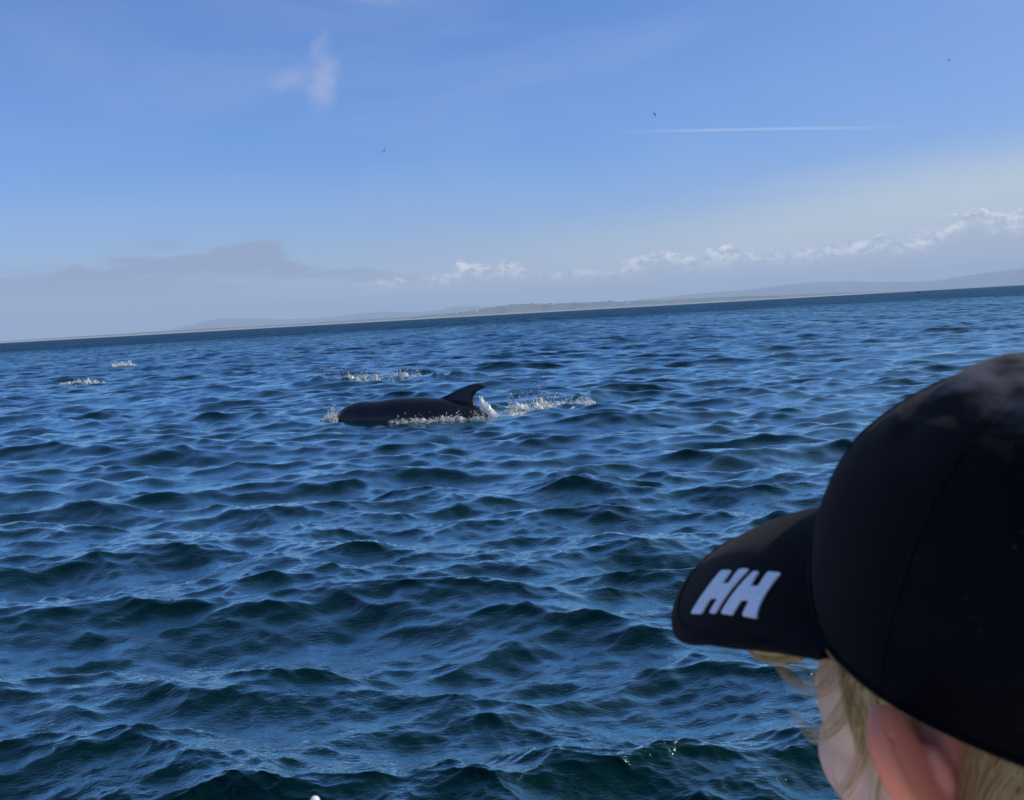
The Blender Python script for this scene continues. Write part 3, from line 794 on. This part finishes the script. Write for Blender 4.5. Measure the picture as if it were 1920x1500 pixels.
flush_backlit = np.maximum(flush_backlit, .75*np.exp(-((co[:, 1]+.035)/.016)**2)*sm(np.abs(co[:, 0]), .045, .06)*sm(co[:, 2], -.075, -.05))  # red also painted behind the ear, for the dark red shade there
dcheek = np.minimum(np.linalg.norm(co-[.040, .05, -.055], axis=1), np.linalg.norm(co-[-.040, .05, -.055], axis=1))
flush_backlit = np.maximum(flush_backlit, .16*np.exp(-(dcheek/.03)**2))
dl = np.linalg.norm((co-[0, .088, -.068])*[1, 1, 1.8], axis=1); flush_backlit = np.maximum(flush_backlit, .45*np.exp(-(dl/.016)**2))
vattr(hd.data, 'flush_backlit', flush_backlit)
eyew = simple('eye_white', (.8, .78, .76), .15); iris = simple('iris', (.05, .12, .2), .1)
for sd in (-1, 1):
    bm = bmesh.new(); ball(bm, (sd*.029, .0735, -.0175), .0112); e = bm_obj('eye', bm, eyew, kid)
    bm = bmesh.new(); ball(bm, (sd*.029, .0842, -.0175), (.0052, .0016, .0052)); bm_obj('iris', bm, iris, e)

# --- cap
cap = empty('cap'); cap.parent = kid
CW, CL, CH, CY = .0805, .0990, .1215, -.006
def rim_f(phi): c_ = math.cos(phi); return .010+.016*c_+.030*float(sm(c_, .30, 1))+.007*max(0, -c_)
def crown_pt(phi, s):
    """phi 0 is the front; s 0 rim .. 1 top button"""
    rr = (1-max(0, s)**2.25)**(1/2.0) if s < 1 else 0
    rr *= 1+.015*math.sin(math.pi*min(1, s*1.6))
    panel = 1-.003*abs(math.cos(3*phi))**6*min(1, s*4)*(1-s)       # shallow gutters at the six seams
    x = CW*math.sin(phi)*rr*panel; y = CY+CL*math.cos(phi)*rr*panel-.012*s
    zr = rim_f(phi)
    z = zr+(CH+.010-zr)*s*(1-.03*math.cos(phi))
    fold = .0016*vn_s(phi*2.2, s*3.1)*math.sin(math.pi*min(1, s))
    top = float(sm(s, .45, .8))*float(1-sm(s, .93, 1))
    cr = (abs(vn_s(phi*1.1+s*6, s*5-phi*2.3))-.18)*.010*top+fold*1.2
    return x*(1+cr*6), y*(1+cr*6), z+cr*.8
def vn_s(u, v): return float(vnoise(np.array([u+20.]), np.array([v+20.]), 1.0, 77)[0]-.5)
nph, ns = 96, 40
Vc = []
for i in range(nph):
    for j in range(ns):
        Vc.append(crown_pt(2*math.pi*i/nph, (j/(ns-1))**.8))
Vc = np.array(Vc).reshape(nph, ns, 3)
inner = Vc*[.978, .98, .984]; inner[:, 0, 2] = Vc[:, 0, 2]-.0015
allv = np.concatenate([inner[:, ::-1], Vc], 1)
me = np_mesh('crown', allv.reshape(-1, 3), grid_faces(nph, 2*ns, wrap=True))
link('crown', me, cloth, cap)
bm = bmesh.new(); ball(bm, (0, CY-.012, CH+.011), (.0075, .0075, .0035)); bm_obj('button', bm, cloth, cap)
# stitched sweat band edge
bm = bmesh.new()
tube(bm, [Vector(crown_pt(2*math.pi*i/72, .0))*1.0+Vector((0, 0, .0004)) for i in range(73)], .0013, 6); bm_obj('hem', bm, cloth, cap)
# raised seams between panels
for k in range(6):
    ph = math.pi/6+k*math.pi/3
    bm = bmesh.new(); tube(bm, [Vector(crown_pt(ph, t))*1.002 for t in np.linspace(.02, .97, 24)], .0005, 6)
    bm_obj('seam', bm, cloth, cap)
# peak: an arched blade
BL, BW = .081, .081
def brim_pt(u, v):
    """u -1..1 across, v 0 at the crown .. 1 at the edge"""
    a = u*R(74.5)
    bx, by, bz = CW*1.0*math.sin(a), CY+CL*1.0*math.cos(a), 0
    t = u*math.pi/2
    ex = BW*np.sign(u)*abs(math.sin(t))**.573; ey = CY+CL*math.cos(R(74.5))+.004+(CL*(1-math.cos(R(74.5)))+BL)*abs(math.cos(t))**.525
    x = bx+(ex-bx)*v; y = by+(ey-by)*v
    g_ = min(1, max(0, (y-.038)/.125))
    ze = .0448-(.0370+.0245*g_)*(abs(x)/BW)**2.0-.272*max(0, y-CL)-.1*min(0, y-CL)
    vv = v**.75
    z = (rim_f(a)+.001)*(1-vv)+ze*vv
    return Vector((x, y, z))
nu, nv = 61, 22
Vt = np.array([[brim_pt(-1+2*i/(nu-1), j/(nv-1))[:] for j in range(nv)] for i in range(nu)])
Vb = Vt-[0, 0, .0032]; Vb[:, -1, 1] -= .0005
ring = np.concatenate([Vt, Vb[:, ::-1]], 1)
me = np_mesh('brim', ring.reshape(-1, 3), grid_faces(nu, 2*nv))
link('brim', me, cloth, cap)
# rows of stitching on the peak
for v in (.95,):
    bm = bmesh.new(); tube(bm, [brim_pt(u, v)+Vector((0, 0, .0003)) for u in np.linspace(-.96, .96, 60)], .00045, 5)
    bm_obj('stitching', bm, cloth, cap)
# printed letters HH: slanted, parted by a hairline gap, laid on the left half of the peak (u across, v along)
H_ONE = [(-.519, .614), (-.567, .541), (-.613, .614), (-.637, .571), (-.589, .490), (-.615, .417), (-.750, .761), (-.723, .780), (-.680, .676), (-.646, .718), (-.690, .819), (-.632, .865)]
H_TWO = [(-.620, .402), (-.630, .363), (-.685, .448), (-.697, .390), (-.642, .301), (-.659, .212), (-.841, .560), (-.810, .637), (-.752, .502), (-.735, .552), (-.788, .695), (-.755, .749)]
for poly in (H_ONE, H_TWO):
    bm = bmesh.new()
    du_ = .007 if poly is H_ONE else -.007
    vs = [bm.verts.new((p[0]+du_, p[1]+du_, 0)) for p in poly]
    f = bm.faces.new(vs)
    bmesh.ops.bevel(bm, geom=vs, offset=.006, segments=3, affect='VERTICES')
    bmesh.ops.triangulate(bm, faces=bm.faces[:])
    for _ in range(3):
        bmesh.ops.subdivide_edges(bm, edges=[e for e in bm.edges if e.calc_length() > .03], cuts=1, use_grid_fill=False)
        bmesh.ops.triangulate(bm, faces=bm.faces[:])
    ex = bmesh.ops.extrude_face_region(bm, geom=bm.faces[:])
    topv = {q for q in ex['geom'] if isinstance(q, bmesh.types.BMVert)}
    for q in bm.verts:
        p = brim_pt(q.co.x, q.co.y); du = brim_pt(q.co.x+.004, q.co.y)-p; dv = brim_pt(q.co.x, q.co.y+.004)-p
        nn = du.cross(dv).normalized()
        if nn.z < 0: nn = -nn
        q.co = p+nn*(.0007 if q in topv else -.0003)
    bm_obj('letter', bm, print_m, cap, smooth=False)
cap['label'] = 'black cotton peaked cap with white letters HH on the peak'

# --- hair
from mathutils.bvhtree import BVHTree
hb = bmesh.new(); hb.from_mesh(hd.data); tree = BVHTree.FromBMesh(hb); hb.free()
def on_head(x, y, z, off):
    # cast inwards from outside so the ears do not catch the hair
    c0 = Vector((0, -.008, z*.6)); d0 = (Vector((x, y, z))-c0).normalized()
    p, nn, _, _ = tree.ray_cast(c0, d0)
    if p is None: return Vector((x, y, z))
    return p+d0*off
HV, HF, HT = [], [], []
def strand(pts, r, tone):
    P = [Vector(p) for p in pts]; n_ = len(P); b0 = len(HV)
    for i, p in enumerate(P):
        t = (P[min(i+1, n_-1)]-P[max(i-1, 0)]).normalized(); a = t.cross(Vector((.3, .2, .9))).normalized(); bb = t.cross(a)
        rr_ = r*(1-.75*(i/(n_-1))**2)
        for k in range(3):
            an = 2*math.pi*k/3; HV.append((p+(a*math.cos(an)+bb*math.sin(an))*rr_)[:]); HT.append(tone)
    for i in range(n_-1):
        for k in range(3):
            HF.append((b0+3*i+k, b0+3*i+(k+1) % 3, b0+3*i+3+(k+1) % 3, b0+3*i+3+k))
hr = np.random.default_rng(77)
def head_strand(sd, a0, z0, a1, z1, off0, off1, curl, n_=9, r=.0003, tone=.5, ph=0):
    pts = []
    for i in range(n_):
        t = i/(n_-1); a = R(a0+(a1-a0)*t**1.2+curl*math.sin(t*4.5+ph)); z = z0+(z1-z0)*t
        x = -sd*math.sin(a)*.08; y = math.cos(a)*.09
        pts.append(on_head(x, y, z, off0+(off1-off0)*t))
    strand(pts, r, tone)
for sd in (1, -1):
    # in front of the ear, thinning down the cheek
    for c_ in range(24):
        a0 = hr.uniform(60, 98); tone = hr.uniform(.35, 1); ph = hr.uniform(0, 6); L = hr.uniform(.03, .085)*(.35+.65*min(1, (a0-50)/30)); cu = hr.normal()*3
        for k in range(14): head_strand(sd, a0+hr.normal()*1.2, .028, a0+hr.normal()*2+6, .028-L*hr.uniform(.85, 1.1), .0012, hr.uniform(.001, .005), cu, tone=tone+hr.normal()*.08, ph=ph)
    # behind the ear and round the back, swept down and a little forwards
    for c_ in range(75):
        a0 = hr.uniform(118, 182); tone = hr.uniform(.0, 1); ph = hr.uniform(0, 6); L = hr.uniform(.07, .13); cu = hr.normal()*2.5; of = hr.uniform(.003, .010); aa = a0-hr.uniform(8, 26)
        for k in range(20): head_strand(sd, a0+hr.normal()*1.6, .030, max(113, aa+hr.normal()*2), .030-L*hr.uniform(.85, 1.1), .002, of+hr.normal()*.001, cu, r=.00032, tone=tone+hr.normal()*.1, ph=ph)
def lock(ctrl, n_, spread, r, tone):
    for k in range(n_):
        o_ = Vector(hr.normal(size=3).tolist())*spread; sp_ = spline(ctrl, 4); m_ = len(sp_); cut = int(m_*hr.uniform(.8, 1))
        strand([Vector(p)+o_*(1-.6*(i/m_)) for i, p in enumerate(sp_[:max(4, cut)])], r, tone+hr.normal()*.1)
# fringe poking out under the left edge of the peak, and wind-blown wisps at the temple
lock([(-.050, .058, .022), (-.056, .068, .001), (-.059, .082, -.006), (-.059, .096, -.006), (-.056, .108, .001), (-.052, .114, .010)], 120, .0022, .0004, .95)
lock([(-.060, .034, .012), (-.063, .044, -.004), (-.060, .057, -.012), (-.063, .070, -.008), (-.067, .080, .001)], 14, .0022, .00022, .6)
lock([(-.062, .020, .010), (-.066, .030, -.014), (-.063, .046, -.027), (-.060, .060, -.026), (-.062, .070, -.020)], 14, .0024, .00022, .7)
lock([(-.064, .012, .010), (-.067, .014, -.016), (-.064, .024, -.036), (-.058, .036, -.044), (-.055, .044, -.040)], 12, .0024, .00022, .5)
lock([(-.064, .004, .006), (-.066, .006, -.024), (-.063, .012, -.048), (-.060, .022, -.060)], 12, .0026, .00022, .6)
me = np_mesh('hair', np.array(HV), np.array(HF)); vattr(me, 'tone', np.clip(HT, 0, 1))
link('hair', me, hair_m, kid)['label'] = 'wispy blond hair'

# --- clothes below the collar (world placed, moving with the child)
KINV = kid.matrix_world.inverted()
def world_part(o): o.matrix_parent_inverse = KINV; return o
navy = simple('jacket_shell', (.03, .04, .07), .7); jeans = simple('trousers_cloth', (.05, .06, .09), .85); rubber = simple('shoe_rubber', (.03, .03, .03), .6)
nb = kid.matrix_world @ Vector((0, -.025, -.175)); DECK = .38
fx = Vector((-math.sin(FACE), math.cos(FACE), 0)); lx = Vector((-fx.y, fx.x, 0))
def W(l, f_, z): return Vector((nb.x, nb.y, 0))+lx*l+fx*f_+Vector((0, 0, z))
rz3 = Matrix.Rotation(FACE, 3, 'Z')
bm = bmesh.new()
ball(bm, W(0, 0, nb.z-.15), (.135, .085, .13), rz3); ball(bm, W(0, 0, nb.z-.30), (.128, .09, .15), rz3); ball(bm, W(0, 0, nb.z-.43), (.135, .095, .10), rz3)
tube(bm, [W(0, .0, nb.z-.06), W(0, 0, nb.z-.02), W(0, 0, nb.z+.02)], [.075, .058, .056], 24)
for sd in (-1, 1):
    ball(bm, W(sd*.115, 0, nb.z-.085), (.052, .052, .052))
    tube(bm, [W(sd*.118, 0, nb.z-.09), W(sd*.165, -.02, nb.z-.19), W(sd*.185, -.03, nb.z-.29), W(sd*.165, .03, nb.z-.36), W(sd*.115, .085, nb.z-.42)], [.046, .043, .040, .038, .037], 16)
jk = world_part(bm_obj('jacket', bm, navy, kid)); fuse(jk, .007, 6)
bm = bmesh.new()
ball(bm, W(0, 0, nb.z-.50), (.115, .09, .09), rz3)
for sd in (-1, 1): tube(bm, [W(sd*.055, 0, nb.z-.50), W(sd*.07, .015, nb.z-.72), W(sd*.075, 0, DECK+.07)], [.068, .055, .045], 16)
tp = world_part(bm_obj('trousers', bm, jeans, kid)); fuse(tp, .008, 6)
for sd in (-1, 1):
    bm = bmesh.new(); ball(bm, W(sd*.078, .03, DECK+.038), (.036, .095, .038), rz3); ball(bm, W(sd*.078, -.02, DECK+.065), (.035, .04, .045), rz3)
    sh = world_part(bm_obj('shoe', bm, rubber, kid)); fuse(sh, .006, 4)

# ------------------------------------------------------------------ the boat underfoot
gel = simple('gelcoat', (.78, .78, .76), .3); deckm = simple('deck_paint', (.42, .43, .44), .8)
steel = simple('white_post', (.82, .82, .80), .3)
boat = empty('boat', (0, 0, 0))
tag(boat, 'white open boat carrying the child and the viewer below the picture', 'boat')
secs = []
for i in range(17):
    t = i/16; x = -3.4+6.2*t
    wdt = 1.0*min(1, (t/.35))**.5 if t < .35 else 1.0
    secs.append((x, max(.03, wdt)))
YC = -.42
Vh = []
for x, wd in secs:
    prof = [(-1.04, 1.0), (-1.0, .96), (-.93, .45), (-.8, .05), (-.45, -.25), (0, -.34), (.45, -.25), (.8, .05), (.93, .45), (1.0, .96), (1.04, 1.0)]
    inn = [(.97, 1.0), (.92, .94), (.86, .5), (.80, DECK), (0, DECK), (-.80, DECK), (-.86, .5), (-.92, .94), (-.97, 1.0)]
    for a, z in prof+inn: Vh.append((x, YC+a*wd, z))
m_ = 20
me = np_mesh('hull', np.array(Vh), grid_faces(len(secs), m_), smooth=False)
bm = bmesh.new(); bm.from_mesh(me); bm.verts.ensure_lookup_table()
for i in range(len(secs)-1):
    bm.faces.new([bm.verts[i*m_+m_-1], bm.verts[(i+1)*m_+m_-1], bm.verts[(i+1)*m_], bm.verts[i*m_]])
for e_ in (0, len(secs)-1):
    bm.faces.new([bm.verts[e_*m_+k] for k in range(11)])
bmesh.ops.recalc_face_normals(bm, faces=bm.faces); bm.to_mesh(me); bm.free()
link('hull', me, gel, boat)
# slim white post standing on the gunwale; only its rounded tip enters the picture
bm = bmesh.new()
POST = Vector((-.184, .865, 1.2025))
base_p = Vector((-.235, .60, 1.0))
tube(bm, [base_p, base_p+Vector((.004, .06, .06)), base_p.lerp(POST, .5)+Vector((-.004, .02, -.01)), POST], [.006, .0045, .0035, .0030], 12)
ball(bm, POST, (.0042, .0042, .0042)); ball(bm, base_p, (.02, .02, .008))
tag(bm_obj('post', bm, steel), 'thin white post with a rounded tip at the bottom edge of the picture', 'post')

# ------------------------------------------------------------------ birds and the far boat
bird_m = simple('gull_grey', (.06, .065, .07), .8)
def make_gull():
    o = empty('gull')
    bm = bmesh.new(); ball(bm, (0, 0, 0), (.07, .20, .065)); ball(bm, (0, .20, .03), (.04, .055, .04)); ball(bm, (0, -.24, 0), (.05, .1, .012))
    tube(bm, [(0, .24, .025), (0, .30, .015)], [.012, .003], 6)
    bb = bm_obj('body', bm, bird_m, o); fuse(bb, .02, 2)
    for sd in (-1, 1):
        Vw = []; N = 9
        for i in range(N):
            t = i/(N-1); x = sd*(.04+.58*t); z = .22*math.sin(min(1, t/.45)*math.pi/2)-.34*max(0, t-.4)**1.1; c_ = .17*(1-.75*t**1.6); y0 = .05-.16*max(0, t-.45)
            for q, th in ((.5, 0), (.15, .016), (-.5, 0), (.15, -.004)): Vw.append((x, y0+c_*q, z+th*(1-t*.7)))
        F_ = [(i*4+k, i*4+(k+1) % 4, (i+1)*4+(k+1) % 4, (i+1)*4+k) for i in range(N-1) for k in range(4)]+[((N-1)*4, (N-1)*4+1, (N-1)*4+2, (N-1)*4+3)]
        me = np_mesh('wing', np.array(Vw), np.array(F_)); link('wing', me, bird_m, o)
    return o
g0 = make_gull()
BIRDS = [((-17.5, 167.1, 27.6), 1.35, (R(0), R(-32), R(20)), 'dark gull with bent wings, lowest of the larger birds, left of centre sky'),
         ((37.0, 253.4, 45.9), 1.25, (R(10), R(40), R(60)), 'dark gull flying above the left end of the aircraft trail'),
         ((125.1, 298.9, 63.9), 1.35, (R(0), R(-48), R(100)), 'dark gull high in the sky, the upper of two at the right'),
         ((160.9, 382.1, 68.7), .8, (R(0), R(20), R(40)), 'faint gull at the right, just below a larger one'),
         ((-53.9, 414.0, 47.1), .8, (R(0), R(15), R(30)), 'faint gull low in the sky above the dolphin, smallest at the left')]
for i, (p, sc, ro, lab) in enumerate(BIRDS):
    if i == 0: o = g0
    else:
        o = g0.copy(); col.objects.link(o)
        for ch_ in g0.children:
            c_ = ch_.copy(); col.objects.link(c_); c_.parent = o
    o.location = p; o.rotation_euler = ro; o.scale = (sc, sc, sc)
    tag(o, lab, 'bird', 'gulls in the sky')
dark = simple('dark_hull_paint', (.02, .03, .05), .5)
fb = empty('dinghy', (258.5, 672.6, .0), R(15))
bm = bmesh.new()
sc_ = [(-1.6, .62, .0, .75), (-.8, .72, -.05, .7), (.2, .72, -.08, .72), (1.0, .55, -.05, .85), (1.55, .25, .1, 1.0), (1.8, .05, .35, 1.1)]
rings = []
for x, wd, zb, zt in sc_:
    rings.append([bm.verts.new(p) for p in ((x, -wd, zt), (x, -wd*.8, zb), (x, 0, zb-.15), (x, wd*.8, zb), (x, wd, zt), (x, wd*.85, zt-.05), (x, 0, zb+.15), (x, -wd*.85, zt-.05))])
for r0, r1 in zip(rings, rings[1:]):
    for k in range(8): bm.faces.new((r0[k], r0[(k+1) % 8], r1[(k+1) % 8], r1[k]))
bm.faces.new(rings[0]); bm.faces.new(rings[-1][::-1])
bm_obj('hull', bm, dark, fb, smooth=False)
bm = bmesh.new(); box(bm, (-1.72, 0, .75), (.3, .35, .7)); bm_obj('outboard', bm, dark, fb, smooth=False, bevel=.05)
bm = bmesh.new(); tube(bm, [(-1.0, .1, .5), (-1.0, .1, 1.15)], [.24, .18], 10); ball(bm, (-1.0, .1, 1.32), .13, seg=10, rings=8)
fb.scale = (1.0, 1.0, .9); bm.free()
tag(fb, 'tiny dark dinghy on the far water near the right horizon', 'boat')
